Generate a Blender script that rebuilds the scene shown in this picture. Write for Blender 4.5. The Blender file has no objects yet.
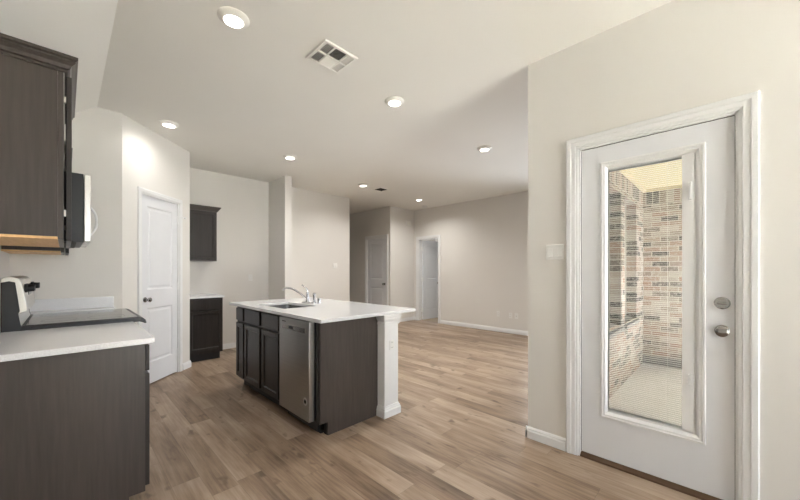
import bpy, bmesh, math, random
from mathutils import Vector, Matrix
random.seed(7)
S = bpy.context.scene
COL = S.collection
PI = math.pi

# ------------------------------------------------------------------ camera
cam_d = bpy.data.cameras.new('camera')
cam = bpy.data.objects.new('camera', cam_d); COL.objects.link(cam)
cam.location = (0, 0, 1.23)
cam.rotation_euler = (PI/2, 0, -math.atan2(335, 332))
cam_d.sensor_width = 36.0
cam_d.lens = 332/800*36
cam_d.shift_y = 21/800
cam_d.clip_start = 0.02
S.camera = cam

# ------------------------------------------------------------------ world, daylight, exposure
W = bpy.data.worlds.new('sky'); S.world = W
W.use_nodes = True
_bg = W.node_tree.nodes['Background']
_bg.inputs[0].default_value = (0.87, 0.91, 1.0, 1)
_bg.inputs[1].default_value = 3.7
S.view_settings.view_transform = 'Standard'
S.view_settings.look = 'None'
S.view_settings.gamma = 1.0
S.view_settings.use_curve_mapping = False
S.view_settings.exposure = 1.6
LAMP_W = (0.9, 1.8, 0.25, 1.8, 4.6, 3.8, 4.6)   # watts: kitchen dimmed low, living room up
sun_d = bpy.data.lights.new('sun', 'SUN'); sun_d.energy = 60; sun_d.angle = math.radians(1.0); sun_d.color = (1, .99, .98)
sun = bpy.data.objects.new('sun', sun_d); COL.objects.link(sun); sun.rotation_euler = Vector((0.42, 0.55, -0.72)).to_track_quat('-Z', 'Y').to_euler()

def portal(name, loc, rot, sx, sy):
    d = bpy.data.lights.new(name, 'AREA'); d.shape = 'RECTANGLE'; d.size = sx; d.size_y = sy
    d.cycles.is_portal = True
    o = bpy.data.objects.new(name, d); COL.objects.link(o); o.location = loc; o.rotation_euler = rot
portal('daylight_dining_rear', (1.5, -3.16, 1.26), (PI/2, 0, 0), 1.55, 2.45)
portal('daylight_patio', (4.15, -2.4, 2.45), (0, 0, 0), 3.3, 0.5)
portal('daylight_living', (6.36, 1.9, 1.3), (0, PI/2, 0), 2.0, 1.3)
portal('daylight_bedroom', (9.14, 6.5, 1.4), (0, PI/2, 0), 1.4, .6)

# ------------------------------------------------------------------ materials
def lin(c):
    c = c/255.0
    return c/12.92 if c <= 0.04045 else ((c+0.055)/1.055)**2.4
def rgb(r, g, b): return (lin(r), lin(g), lin(b), 1)

class NT:
    def __init__(s, name):
        s.m = bpy.data.materials.new(name); s.m.use_nodes = True
        s.t = s.m.node_tree; s.n = s.t.nodes; s.l = s.t.links
        s.bsdf = s.n['Principled BSDF']; s.out = s.n['Material Output']
    def add(s, typ, **kw):
        nd = s.n.new(typ)
        for k, v in kw.items(): setattr(nd, k, v)
        return nd
    def link(s, a, b): s.l.new(a, b)
    def put(s, sock, v):
        if hasattr(v, 'node'): s.link(v, sock)
        else: sock.default_value = v
    def math(s, op, a, b=0.0, c=0.0):
        nd = s.add('ShaderNodeMath', operation=op)
        for i, v in enumerate((a, b, c)): s.put(nd.inputs[i], v)
        return nd.outputs[0]
    def coords(s): return s.add('ShaderNodeTexCoord').outputs['Object']
    def mapping(s, scale=(1,1,1), rot=(0,0,0), vec=None):
        m = s.add('ShaderNodeMapping'); m.inputs['Scale'].default_value = scale; m.inputs['Rotation'].default_value = rot
        s.link(vec if vec is not None else s.coords(), m.inputs['Vector']); return m.outputs[0]
    def noise(s, vec, scale=5, detail=3, rough=0.5):
        n = s.add('ShaderNodeTexNoise'); n.inputs['Scale'].default_value = scale
        n.inputs['Detail'].default_value = detail; n.inputs['Roughness'].default_value = rough
        s.link(vec, n.inputs['Vector']); return n.outputs[0]
    def ramp(s, fac, stops):
        r = s.add('ShaderNodeValToRGB'); e = r.color_ramp.elements
        while len(e) < len(stops): e.new(0.5)
        for i, (p, c) in enumerate(stops): e[i].position = p; e[i].color = c
        s.link(fac, r.inputs[0]); return r.outputs[0]
    def mix(s, fac, a, b, typ='MIX'):
        m = s.add('ShaderNodeMix', data_type='RGBA', blend_type=typ)
        s.put(m.inputs[0], fac); s.put(m.inputs[6], a); s.put(m.inputs[7], b)
        return m.outputs[2]
    def bump(s, h, strength=0.1, dist=0.01):
        b = s.add('ShaderNodeBump'); b.inputs['Strength'].default_value = strength; b.inputs['Distance'].default_value = dist
        s.link(h, b.inputs['Height']); s.link(b.outputs[0], s.bsdf.inputs['Normal'])
    def set(s, color=None, rough=None, metal=None, spec=None):
        if color is not None: s.put(s.bsdf.inputs['Base Color'], color)
        if rough is not None: s.put(s.bsdf.inputs['Roughness'], rough)
        if metal is not None: s.put(s.bsdf.inputs['Metallic'], metal)
        if spec is not None: s.put(s.bsdf.inputs['Specular IOR Level'], spec)
        return s.m

M = {}
def plain(key, c, rough=0.5, metal=0.0, var=0.03, nscale=8.0, bump=0.0, bscale=200.0, spec=0.5):
    t = NT(key)
    n = t.noise(t.coords(), nscale, 3)
    lo = tuple(max(0, x*(1-var)) for x in c[:3])+(1,); hi = tuple(min(1, x*(1+var)) for x in c[:3])+(1,)
    t.set(t.ramp(n, [(0.3, lo), (0.7, hi)]), rough, metal, spec)
    if bump: t.bump(t.noise(t.coords(), bscale, 2), bump, 0.002)
    M[key] = t.m
plain('wall_paint', rgb(224, 221, 216), 0.75, var=0.012, nscale=1.5, bump=0.12, bscale=140, spec=0.25)
plain('ceiling_paint', rgb(238, 236, 230), 0.85, var=0.012, nscale=1.5, bump=0.15, bscale=120, spec=0.2)
plain('trim_white', rgb(232, 232, 232), 0.38, var=0.01)
plain('door_white', rgb(226, 227, 230), 0.42, var=0.01)
plain('plastic_white', rgb(234, 233, 230), 0.4, var=0.01)
plain('chrome', rgb(205, 205, 208), 0.16, 1.0, var=0.02)
plain('nickel', rgb(160, 159, 158), 0.18, 1.0, var=0.03)
plain('dark_bronze', rgb(98, 74, 54), 0.5, 0.2, var=0.1)
plain('black_plastic', rgb(22, 22, 24), 0.4, var=0.1)
plain('black_glass', rgb(30, 31, 33), 0.05, var=0.05, spec=0.9)
plain('vent_dark', rgb(60, 58, 54), 0.8, var=0.1)
plain('toe_dark', rgb(30, 27, 26), 0.6, var=0.1)
plain('soffit_cream', rgb(240, 227, 194), 0.7, var=0.02)
plain('concrete', rgb(224, 224, 224), 0.8, var=0.05, nscale=6, bump=0.2, bscale=60)
plain('plinth_grey', rgb(150, 150, 152), 0.85, var=0.06, nscale=6)
plain('vinyl_white', rgb(235, 235, 232), 0.4, var=0.01)
plain('bounce_lawn_green', rgb(120, 114, 92), 0.95, var=0.2, nscale=30)
plain('pale_bounce_paving', rgb(190, 187, 180), 0.95, var=0.08, nscale=3)
plain('carpet_beige', rgb(170, 155, 135), 0.95, var=0.06, nscale=60)
plain('slat_white', rgb(240, 240, 240), 0.5, var=0.01)
plain('sticker_pale', rgb(205, 205, 205), 0.35, var=0.02)
plain('light_housing', rgb(238, 236, 230), 0.5, var=0.01)

def quartz():
    t = NT('quartz_white'); v = t.coords()
    n = t.noise(v, 260, 2); n2 = t.noise(v, 5, 4)
    c = t.ramp(n, [(0.35, rgb(220, 221, 223)), (0.6, rgb(234, 235, 237))])
    c = t.mix(t.math('MULTIPLY', n2, 0.06), c, rgb(205, 204, 203))
    t.set(c, 0.16, 0, 0.5); M['quartz'] = t.m
quartz()

def stained(key, a, b, rough=0.38, axis='z', spec=0.45):
    t = NT(key)
    sc = {'z': (42, 42, 2.2), 'x': (2.2, 42, 42), 'y': (42, 2.2, 42)}[axis]
    v = t.mapping(sc)
    n = t.noise(v, 1.6, 5, 0.6); big = t.noise(t.mapping({'z': (6,6,.8), 'x': (.8,6,6), 'y': (6,.8,6)}[axis]), 1.0, 3)
    f = t.math('ADD', t.math('MULTIPLY', n, 0.65), t.math('MULTIPLY', big, 0.35))
    t.set(t.ramp(f, [(0.3, a), (0.68, b)]), rough, 0, spec)
    t.bump(n, 0.08, 0.002)
    M[key] = t.m
stained('espresso', rgb(59, 52, 48), rgb(77, 69, 64), 0.36)
stained('espresso_front', rgb(40, 36, 34), rgb(55, 50, 47), 0.36, spec=0.3)
stained('espresso_x', rgb(59, 52, 48), rgb(77, 69, 64), 0.34, 'x')
stained('espresso_y', rgb(59, 52, 48), rgb(77, 69, 64), 0.34, 'y')
stained('raw_maple', rgb(206, 160, 108), rgb(232, 192, 140), 0.5, 'x')

def steel(key, c, rough, axis='y'):
    t = NT(key)
    sc = {'x': (2, 180, 180), 'y': (180, 2, 180), 'z': (180, 180, 2)}[axis]
    n = t.noise(t.mapping(sc), 2.0, 3)
    lo = tuple(x*.9 for x in c[:3])+(1,); hi = tuple(min(1, x*1.08) for x in c[:3])+(1,)
    t.set(t.ramp(n, [(0.3, lo), (0.7, hi)]), rough, 1.0)
    t.bump(n, 0.03, 0.001); M[key] = t.m
steel('steel', rgb(168, 167, 165), 0.30, 'x')
steel('steel_bright', rgb(215, 213, 208), 0.28, 'x')
steel('steel_sink', rgb(170, 170, 170), 0.25, 'y')

def planks():
    t = NT('oak_plank_floor')
    sep = t.add('ShaderNodeSeparateXYZ'); t.link(t.coords(), sep.inputs[0])
    x, y = sep.outputs[0], sep.outputs[1]
    w, L = 0.142, 1.02
    u = t.math('DIVIDE', x, w); row = t.math('FLOOR', u); fu = t.math('FRACT', u)
    wn = t.add('ShaderNodeTexWhiteNoise', noise_dimensions='1D'); t.link(row, wn.inputs['W'])
    vv = t.math('ADD', t.math('DIVIDE', y, L), t.math('MULTIPLY', wn.outputs[0], 7.3))
    colm = t.math('FLOOR', vv); fv = t.math('FRACT', vv)
    cmb = t.add('ShaderNodeCombineXYZ'); t.link(row, cmb.inputs[0]); t.link(colm, cmb.inputs[1])
    wid = t.add('ShaderNodeTexWhiteNoise', noise_dimensions='2D'); t.link(cmb.outputs[0], wid.inputs['Vector'])
    pid = wid.outputs[0]
    # shifted coordinates per plank
    c2 = t.add('ShaderNodeCombineXYZ')
    t.link(t.math('ADD', x, t.math('MULTIPLY', pid, 13.0)), c2.inputs[0])
    t.link(t.math('ADD', y, t.math('MULTIPLY', pid, 31.0)), c2.inputs[1])
    t.link(t.math('MULTIPLY', pid, 9.0), c2.inputs[2])
    v = c2.outputs[0]
    grain = t.noise(t.mapping((60, 2.6, 1), vec=v), 1.0, 5, 0.62)
    cloud = t.noise(t.mapping((7, 1.6, 1), vec=v), 1.0, 4, 0.55)
    knot = t.noise(t.mapping((13, 6.0, 1), vec=v), 1.0, 2, 0.5)
    tone = t.math('ADD', t.math('MULTIPLY', pid, 0.15), t.math('ADD', t.math('MULTIPLY', grain, 0.36), t.math('MULTIPLY', cloud, 0.52)))
    c = t.ramp(tone, [(0.31, rgb(94, 74, 58)), (0.49, rgb(148, 126, 105)), (0.67, rgb(182, 162, 142))])
    c = t.mix(t.math('MULTIPLY', t.ramp(knot, [(0.64, (0,0,0,1)), (0.74, (1,1,1,1))]), 0.7), c, rgb(86, 66, 50))
    d1 = t.math('MULTIPLY', t.math('MINIMUM', fu, t.math('SUBTRACT', 1.0, fu)), w)
    d2 = t.math('MULTIPLY', t.math('MINIMUM', fv, t.math('SUBTRACT', 1.0, fv)), L)
    seam = t.math('LESS_THAN', t.math('MINIMUM', d1, d2), 0.0017)
    c = t.mix(t.math('MULTIPLY', seam, 0.4), c, rgb(110, 92, 76))
    t.set(c, t.math('ADD', 0.33, t.math('MULTIPLY', grain, 0.15)), 0, 0.4)
    t.bump(t.math('SUBTRACT', t.math('MULTIPLY', grain, 0.4), seam), 0.08, 0.003)
    M['floor'] = t.m
planks()

def brick(key, rot, bw=0.19, bh=0.068):
    t = NT(key)
    v = t.mapping((1, 1, 1), rot)
    b = t.add('ShaderNodeTexBrick'); t.link(v, b.inputs['Vector'])
    b.inputs['Color1'].default_value = (0, 0, 0, 1); b.inputs['Color2'].default_value = (1, 1, 1, 1)
    b.inputs['Mortar'].default_value = (0.5, 0.5, 0.5, 1)
    b.inputs['Scale'].default_value = 1.0; b.inputs['Mortar Size'].default_value = 0.007
    b.inputs['Mortar Smooth'].default_value = 0.3
    b.inputs['Brick Width'].default_value = bw; b.inputs['Row Height'].default_value = bh
    hue = t.ramp(b.outputs['Color'], [(0.0, rgb(84, 82, 82)), (0.18, rgb(122, 116, 112)), (0.4, rgb(184, 170, 160)),
                                      (0.6, rgb(174, 144, 130)), (0.8, rgb(206, 200, 195)), (1.0, rgb(158, 141, 132))])
    n = t.noise(v, 30, 4); n2 = t.noise(v, 5, 3)
    hue = t.mix(t.ramp(n, [(0.50, (0,0,0,1)), (0.85, (1,1,1,1))]), hue, rgb(210, 205, 198))
    c = t.mix(b.outputs['Fac'], hue, rgb(208, 202, 195))
    t.set(c, 0.9)
    h = t.math('SUBTRACT', t.math('MULTIPLY', n, 0.3), b.outputs['Fac'])
    t.bump(h, 0.5, 0.008); M[key] = t.m
brick('brick_x', (PI/2, 0, 0))              # wall in the xz plane
brick('brick_y', (PI/2, 0, PI/2))           # replaced below with an axis-swapped mapping
def brick_swap(key, order, bw, bh):
    src = {'brick_y': 'brick_x'}.get(key, 'brick_x')
    m = M[src].copy(); m.name = key; M[key] = m
    nt = m.node_tree
    mp = [n for n in nt.nodes if n.type == 'MAPPING'][0]
    sepn = nt.nodes.new('ShaderNodeSeparateXYZ'); cmb = nt.nodes.new('ShaderNodeCombineXYZ'); tc = nt.nodes.new('ShaderNodeTexCoord')
    nt.links.new(tc.outputs['Object'], sepn.inputs[0])
    for i, ax in enumerate(order): nt.links.new(sepn.outputs['xyz'.index(ax)], cmb.inputs[i])
    for lk in list(mp.outputs[0].links):
        to = lk.to_socket; nt.links.remove(lk); nt.links.new(cmb.outputs[0], to)
    bt = [n for n in nt.nodes if n.type == 'TEX_BRICK'][0]
    bt.inputs['Brick Width'].default_value = bw; bt.inputs['Row Height'].default_value = bh
    return m
brick_swap('brick_xz', 'xzy', 0.19, 0.068)
brick_swap('brick_y', 'yzx', 0.19, 0.068)
def soldier_mat(key, order):
    m = brick_swap(key, order, 0.075, 0.215)
    bt = [n for n in m.node_tree.nodes if n.type == 'TEX_BRICK'][0]; bt.offset = 0.0
soldier_mat('soldier_xz', 'xzy'); soldier_mat('soldier_yz', 'yzx')

def glass():
    t = NT('clear_glass')
    tr = t.add('ShaderNodeBsdfTransparent'); tr.inputs[0].default_value = (0.95, 0.965, 0.96, 1)
    gl = t.add('ShaderNodeBsdfGlossy'); gl.inputs['Roughness'].default_value = 0.02
    fr = t.add('ShaderNodeFresnel'); fr.inputs[0].default_value = 1.45
    ms = t.add('ShaderNodeMixShader'); t.link(t.math('MULTIPLY', fr.outputs[0], 0.9), ms.inputs[0]); t.link(tr.outputs[0], ms.inputs[1]); t.link(gl.outputs[0], ms.inputs[2])
    t.link(ms.outputs[0], t.out.inputs[0]); M['glass'] = t.m
glass()
def lens():
    t = NT('lit_lens')
    t.set(rgb(255, 250, 240), 0.5)
    t.bsdf.inputs['Emission Color'].default_value = (1, 0.965, 0.90, 1)
    t.bsdf.inputs['Emission Strength'].default_value = 3.5; M['lens'] = t.m
lens()

# ------------------------------------------------------------------ mesh helpers
class MB:
    def __init__(s): s.b = bmesh.new()
    def box(s, x0, x1, y0, y1, z0, z1):
        v = [s.b.verts.new((x, y, z)) for x in (x0, x1) for y in (y0, y1) for z in (z0, z1)]
        for f in ((0,1,3,2), (4,6,7,5), (0,4,5,1), (2,3,7,6), (0,2,6,4), (1,5,7,3)): s.b.faces.new([v[i] for i in f])
        return s
    def poly(s, pts): s.b.faces.new([s.b.verts.new(p) for p in pts]); return s
    def prism(s, pts, axis, a0, a1):
        """extrude a 2D outline along an axis ('x': pts are (y,z); 'y': (x,z); 'z': (x,y))"""
        def P(p, a): return {'x': (a, p[0], p[1]), 'y': (p[0], a, p[1]), 'z': (p[0], p[1], a)}[axis]
        A = [s.b.verts.new(P(p, a0)) for p in pts]; B = [s.b.verts.new(P(p, a1)) for p in pts]
        n = len(pts)
        s.b.faces.new(A); s.b.faces.new(B[::-1])
        for i in range(n): s.b.faces.new((A[i], B[i], B[(i+1) % n], A[(i+1) % n]))
        return s
    def lathe(s, prof, c=(0,0,0), axis='z', seg=28):
        rings = []
        def P(r, h, a):
            u, v = r*math.cos(a), r*math.sin(a)
            p = {'z': (u, v, h), 'x': (h, u, v), 'y': (u, h, v)}[axis]
            return (p[0]+c[0], p[1]+c[1], p[2]+c[2])
        for r, h in prof:
            if r < 1e-6: rings.append([s.b.verts.new(P(0, h, 0))])
            else: rings.append([s.b.verts.new(P(r, h, 2*PI*k/seg)) for k in range(seg)])
        for a, b in zip(rings, rings[1:]):
            for k in range(seg):
                k2 = (k+1) % seg
                if len(a) == 1 and len(b) == 1: continue
                if len(a) == 1: s.b.faces.new((a[0], b[k], b[k2]))
                elif len(b) == 1: s.b.faces.new((a[k], b[0], a[k2]))
                else: s.b.faces.new((a[k], b[k], b[k2], a[k2]))
        for r in (rings[0], rings[-1]):
            if len(r) > 1: s.b.faces.new(r)
        return s
    def tube(s, pts, r, seg=12, r1=None):
        pts = [Vector(p) for p in pts]; n = len(pts); rings = []
        up = Vector((0, 0, 1))
        for i, p in enumerate(pts):
            d = (pts[min(i+1, n-1)]-pts[max(i-1, 0)]).normalized()
            a = d.cross(up)
            if a.length < 1e-3: a = d.cross(Vector((1, 0, 0)))
            a.normalize(); b = d.cross(a).normalized()
            rr = r if r1 is None else r+(r1-r)*i/(n-1)
            rings.append([s.b.verts.new(p+a*rr*math.cos(2*PI*k/seg)+b*rr*math.sin(2*PI*k/seg)) for k in range(seg)])
        for A, B in zip(rings, rings[1:]):
            for k in range(seg): s.b.faces.new((A[k], B[k], B[(k+1) % seg], A[(k+1) % seg]))
        s.b.faces.new(rings[0]); s.b.faces.new(rings[-1][::-1]); return s
    def ring(s, x0, x1, z0, z1, y0, i, y1):
        """sloping rectangular frame in the xz plane from outer rect at depth y0 to inner rect (inset i) at depth y1"""
        o = [(x0, y0, z0), (x1, y0, z0), (x1, y0, z1), (x0, y0, z1)]
        n = [(x0+i, y1, z0+i), (x1-i, y1, z0+i), (x1-i, y1, z1-i), (x0+i, y1, z1-i)]
        for k in range(4):
            k2 = (k+1) % 4; s.poly([o[k], o[k2], n[k2], n[k]])
        return s
    def build(s, name, mat, parent=None, bevel=0.0, seg=2, smooth=True, loc=None):
        bmesh.ops.recalc_face_normals(s.b, faces=s.b.faces)
        me = bpy.data.meshes.new(name); s.b.to_mesh(me); s.b.free()
        me.materials.append(M[mat] if isinstance(mat, str) else mat)
        if smooth:
            for p in me.polygons: p.use_smooth = True
            me.set_sharp_from_angle(angle=math.radians(35))
        o = bpy.data.objects.new(name, me); COL.objects.link(o)
        if parent: o.parent = parent
        if loc: o.location = loc
        if bevel:
            m = o.modifiers.new('edge', 'BEVEL'); m.width = bevel; m.segments = seg; m.limit_method = 'ANGLE'
            m.angle_limit = math.radians(40); m.harden_normals = False
        return o

def tag(o, label, cat, group=None, kind=None):
    o['label'] = label; o['category'] = cat
    if group: o['group'] = group
    if kind: o['kind'] = kind
    return o
def thing(name, label, cat, loc=(0,0,0), rz=0.0, group=None, kind=None):
    o = bpy.data.objects.new(name, None); COL.objects.link(o); o.empty_display_size = 0.1
    o.location = loc; o.rotation_euler = (0, 0, rz); return tag(o, label, cat, group, kind)
def struct(name, mb, mat, label, cat, bevel=0.0):
    o = mb.build(name, mat, None, bevel, smooth=bool(bevel)); return tag(o, label, cat, None, 'structure')
def copy_tree(o, parent=None):
    c = o.copy(); COL.objects.link(c); c.parent = parent
    for ch in o.children: copy_tree(ch, c)
    return c

CZ = 2.755       # ceiling
KX = -0.32       # kitchen wall
DX = 2.414       # patio-door wall
FX = 6.20        # far living wall
BY = 5.64        # back wall line

# ------------------------------------------------------------------ structure
struct('floor', MB().box(-0.45, DX+0.13, -3.2, BY, -0.06, 0).box(DX+0.13, FX+0.11, 0.97, BY, -0.06, 0).box(4.1, 5.47, BY, 8.2, -0.06, 0),
       'floor', 'wide oak plank floor running through kitchen and living room', 'floor')
struct('floor_bedroom', MB().box(FX+0.11, 9.1, 3.9, 7.3, -0.06, 0), 'carpet_beige', 'floor of the room behind the open door', 'floor')
cl = MB()
cl.box(0.21, DX+0.13, -3.2, 8.2, CZ, CZ+0.1).box(DX+0.13, 9.1, 0.97, 8.2, CZ, CZ+0.1)
cl.prism([(0.21, CZ), (-0.45, CZ-0.66*0.75), (-0.45, CZ+0.1), (0.21, CZ+0.1)], 'y', -3.2, 8.2)
struct('ceiling', cl, 'ceiling_paint', 'flat pale ceiling that slopes down over the kitchen cabinets', 'ceiling')

def wall_x(x0, x1, y0, y1, z0, z1, holes=()):
    """wall slab of thickness x0..x1 running along y; holes (ya,yb,za,zb)"""
    b = MB(); cur = y0
    for ya, yb, za, zb in sorted(holes):
        if ya > cur: b.box(x0, x1, cur, ya, z0, z1)
        if za > z0: b.box(x0, x1, ya, yb, z0, za)
        if zb < z1: b.box(x0, x1, ya, yb, zb, z1)
        cur = yb
    if cur < y1: b.box(x0, x1, cur, y1, z0, z1)
    return b
def wall_y(y0, y1, x0, x1, z0, z1, holes=()):
    b = MB(); cur = x0
    for xa, xb, za, zb in sorted(holes):
        if xa > cur: b.box(cur, xa, y0, y1, z0, z1)
        if za > z0: b.box(xa, xb, y0, y1, z0, za)
        if zb < z1: b.box(xa, xb, y0, y1, zb, z1)
        cur = xb
    if cur < x1: b.box(cur, x1, y0, y1, z0, z1)
    return b

struct('wall_kitchen', wall_x(KX-0.13, KX, -3.2, 5.77, 0, CZ), 'wall_paint', 'pale kitchen wall behind the range and dark cabinets', 'wall')
struct('wall_rear', wall_y(-3.13, -3.0, KX, DX+0.14, 0, CZ, [(0.75, 2.25, 0.06, 2.45)]), 'wall_paint', 'pale dining wall behind the viewer, with a large added window', 'wall')
DY0, DY1, DZ1 = -0.035, 0.715, 2.045       # patio door opening
struct('wall_patio_door', wall_x(DX, DX+0.13, -3.2, 1.057, 0, CZ, [(DY0, DY1, 0, DZ1)]), 'wall_paint', 'pale wall holding the glazed patio door', 'wall')
WINS = [(2.80, 4.40), (4.57, 5.26)]
struct('wall_living_patio', wall_y(0.97, 1.057, DX+0.13, FX+0.11, 0, CZ, [(a, b, 0.62, 2.10) for a, b in WINS]), 'wall_paint', 'pale living room wall shared with the patio', 'wall')
struct('wall_living_far', wall_x(FX, FX+0.11, 1.057, BY+0.11, 0, CZ, [(1.25, 2.55, 0.3, 2.3), (4.87, 5.50, 0, 2.02)]), 'wall_paint', 'pale far wall of the living room with the open doorway', 'wall')
struct('wall_alcove', wall_y(BY, BY+0.11, KX, 2.47, 0, CZ), 'wall_paint', 'pale wall behind the small dark serving cabinets', 'wall')
struct('wall_stub', MB().box(2.47, 2.585, 5.03, BY+0.11, 0, CZ), 'wall_paint', 'short projecting wall end beside the alcove', 'wall')
struct('wall_middle', wall_y(BY, BY+0.11, 2.585, 4.19, 0, CZ), 'wall_paint', 'pale wall between projecting wall end and hallway', 'wall')
struct('wall_hall_left', MB().box(4.08, 4.19, BY+0.11, 8.2, 0, CZ), 'wall_paint', 'hallway wall hidden behind the middle wall corner', 'wall')
struct('wall_hall_end', MB().box(4.19, 5.37, 8.09, 8.2, 0, CZ), 'wall_paint', 'end wall of the hallway', 'wall')
HY0, HY1 = 5.78, 6.49
struct('wall_hall_right', wall_x(5.37, 5.48, BY+0.11, 8.2, 0, CZ, [(HY0, HY1, 0, 2.03)]), 'wall_paint', 'shaded hallway wall holding the grey-white panel door', 'wall')
struct('wall_corner', wall_y(BY, BY+0.11, 5.37, FX, 0, CZ), 'wall_paint', 'narrow wall between the hallway and the open doorway', 'wall')
bd = wall_y(7.2, 7.3, FX+0.11, 9.1, 0, CZ); bd.box(FX+0.11, 9.1, 3.9, 4.0, 0, CZ)
for q in [(9.0, 9.1, 4.0, 6.2, 0, CZ), (9.0, 9.1, 6.8, 7.2, 0, CZ), (9.0, 9.1, 6.2, 6.8, 0, .7), (9.0, 9.1, 6.2, 6.8, 2.1, CZ)]: bd.box(*q)
struct('wall_bedroom', bd, 'wall_paint', 'walls of the room seen through the open doorway', 'wall')

# corner pantry: side wall, angled wall with a door, return
PA, PB, PC = (0.39, 4.174), (1.125, 4.909), 4.174
struct('wall_pantry_side', MB().box(KX, PA[0], PC, PC+0.10, 0, CZ), 'wall_paint', 'pantry side wall facing the viewer beyond the range', 'wall')
struct('wall_pantry_return', MB().box(PB[0]-0.10, PB[0], PB[1]+0.02, BY, 0, CZ), 'wall_paint', 'pantry side beside the alcove cabinets', 'wall')
PL = math.hypot(PB[0]-PA[0], PB[1]-PA[1])
pr = wall_y(0, 0.10, 0, PL, 0, CZ, [(0.235, 0.830, 0, 2.05)])
o = struct('wall_pantry_angled', pr, 'wall_paint', 'diagonal pantry wall holding the white panel door', 'wall')
o.location = (PA[0], PA[1], 0); o.rotation_euler = (0, 0, PI/4)

# ------------------------------------------------------------------ trim: baseboards and casings
BP = [(0, 0), (0.014, 0), (0.014, 0.052), (0.010, 0.062), (0.010, 0.070), (0.004, 0.080), (0, 0.083)]
def base(name, segs, label):
    b = MB()
    for (kind, a, p0, p1, sgn) in segs:
        pts = [(a+sgn*d, z) for d, z in BP]
        b.prism(pts, 'y' if kind == 'x' else 'x', p0, p1)      # kind 'x': face at x=a running along y
    return struct(name, b, 'trim_white', label, 'baseboard')
base('baseboard_patio_door', [('x', DX, 0.79, 1.071, -1), ('y', 1.057, DX-0.014, 3.0, 1)], 'white baseboard left of the patio door')
base('baseboard_living_far', [('x', FX, 1.07, 4.80, -1)], 'white baseboard along the far living room wall')
base('baseboard_corner', [('y', BY, 5.356, FX, -1), ('x', FX, 5.575, BY-0.01, -1)], 'white baseboard of the narrow corner wall')
base('baseboard_middle', [('y', BY, 2.60, 4.204, -1)], 'white baseboard along the middle wall')
base('baseboard_alcove', [('y', BY, 1.60, 2.456, -1), ('x', 2.47, 5.02, BY, -1), ('y', 5.03, 2.456, 2.599, -1), ('x', 2.585, 5.02, BY, 1)], 'white baseboard of the alcove and projecting wall end')
base('baseboard_hall', [('x', 5.37, 6.57, 8.09, -1), ('y', 8.09, 4.19, 5.36, -1)], 'white baseboard in the hallway')
b = MB()
b.prism([(-d, z) for d, z in BP], 'x', 0.0, 0.17); b.prism([(-d, z) for d, z in BP], 'x', 0.895, PL+0.014)
o = struct('baseboard_pantry', b, 'trim_white', 'white baseboard either side of the pantry door', 'baseboard'); o.location = (PA[0], PA[1], 0); o.rotation_euler = (0, 0, PI/4)

def casing(x0, x1, z1, w=0.075, t=0.018, legs=(True, True)):
    """door casing in the local xz plane, wall face at y=0, room side y<0; opening x0..x1 up to z1; stepped profile, mitred corners"""
    b = MB()
    prof = [(0, 0), (0, -0.010), (w*0.18, -0.010), (w*0.22, -0.014), (w*0.55, -0.014), (w*0.62, -t), (w*0.92, -t), (w, -t+0.006), (w, 0)]
    path = [((x0, 0), (-1, 0)), ((x0, z1), (-1, 1)), ((x1, z1), (1, 1)), ((x1, 0), (1, 0))]
    rings = [[b.b.verts.new((p[0]+d[0]*u, y, p[1]+d[1]*u)) for u, y in prof] for p, d in path]
    n = len(prof)
    for A, B in zip(rings, rings[1:]):
        for k in range(n): b.b.faces.new((A[k], B[k], B[(k+1) % n], A[(k+1) % n]))
    b.b.faces.new(rings[0]); b.b.faces.new(rings[-1][::-1])
    return b
def jamb(b, x0, x1, z1, d, t=0.012):
    b.box(x0-0.001, x0+t, 0, d, 0, z1); b.box(x1-t, x1+0.001, 0, d, 0, z1); b.box(x0, x1, 0, d, z1-t, z1+0.001); return b
def put(o, loc, rz): o.location = loc; o.rotation_euler = (0, 0, rz); return o
# local x of a wall facing -X runs toward -Y when rotated by -90 deg
RX = -PI/2
b = casing(-DY1, -DY0, DZ1, 0.072); jamb(b, -DY1, -DY0, DZ1, 0.13)
put(struct('trim_1', b, 'trim_white', 'white stepped casing around the glazed patio door', 'door casing'), (DX, 0, 0), RX)
b = casing(0.235, 0.830, 2.05, 0.048, 0.016); jamb(b, 0.235, 0.830, 2.05, 0.10)
put(struct('trim_2', b, 'trim_white', 'white casing around the pantry door', 'door casing'), (PA[0], PA[1], 0), PI/4)
b = casing(-HY1, -HY0, 2.03, 0.07); jamb(b, -HY1, -HY0, 2.03, 0.11)
put(struct('trim_3', b, 'trim_white', 'white casing around the closed hallway door', 'door casing'), (5.37, 0, 0), RX)
b = casing(-5.50, -4.87, 2.02, 0.065); jamb(b, -5.50, -4.87, 2.02, 0.11)
put(struct('trim_4', b, 'trim_white', 'white casing around the open doorway in far wall', 'door casing'), (FX, 0, 0), RX)
b = MB().prism([(-0.005, 0), (0.13, 0), (0.13, 0.03), (0.02, 0.026), (-0.005, 0.012)], 'y', DY0+0.012, DY1-0.012)
put(struct('trim_5', b, 'dark_bronze', 'dark bronze threshold under the patio door', 'threshold'), (DX, 0, 0), 0)

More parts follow.
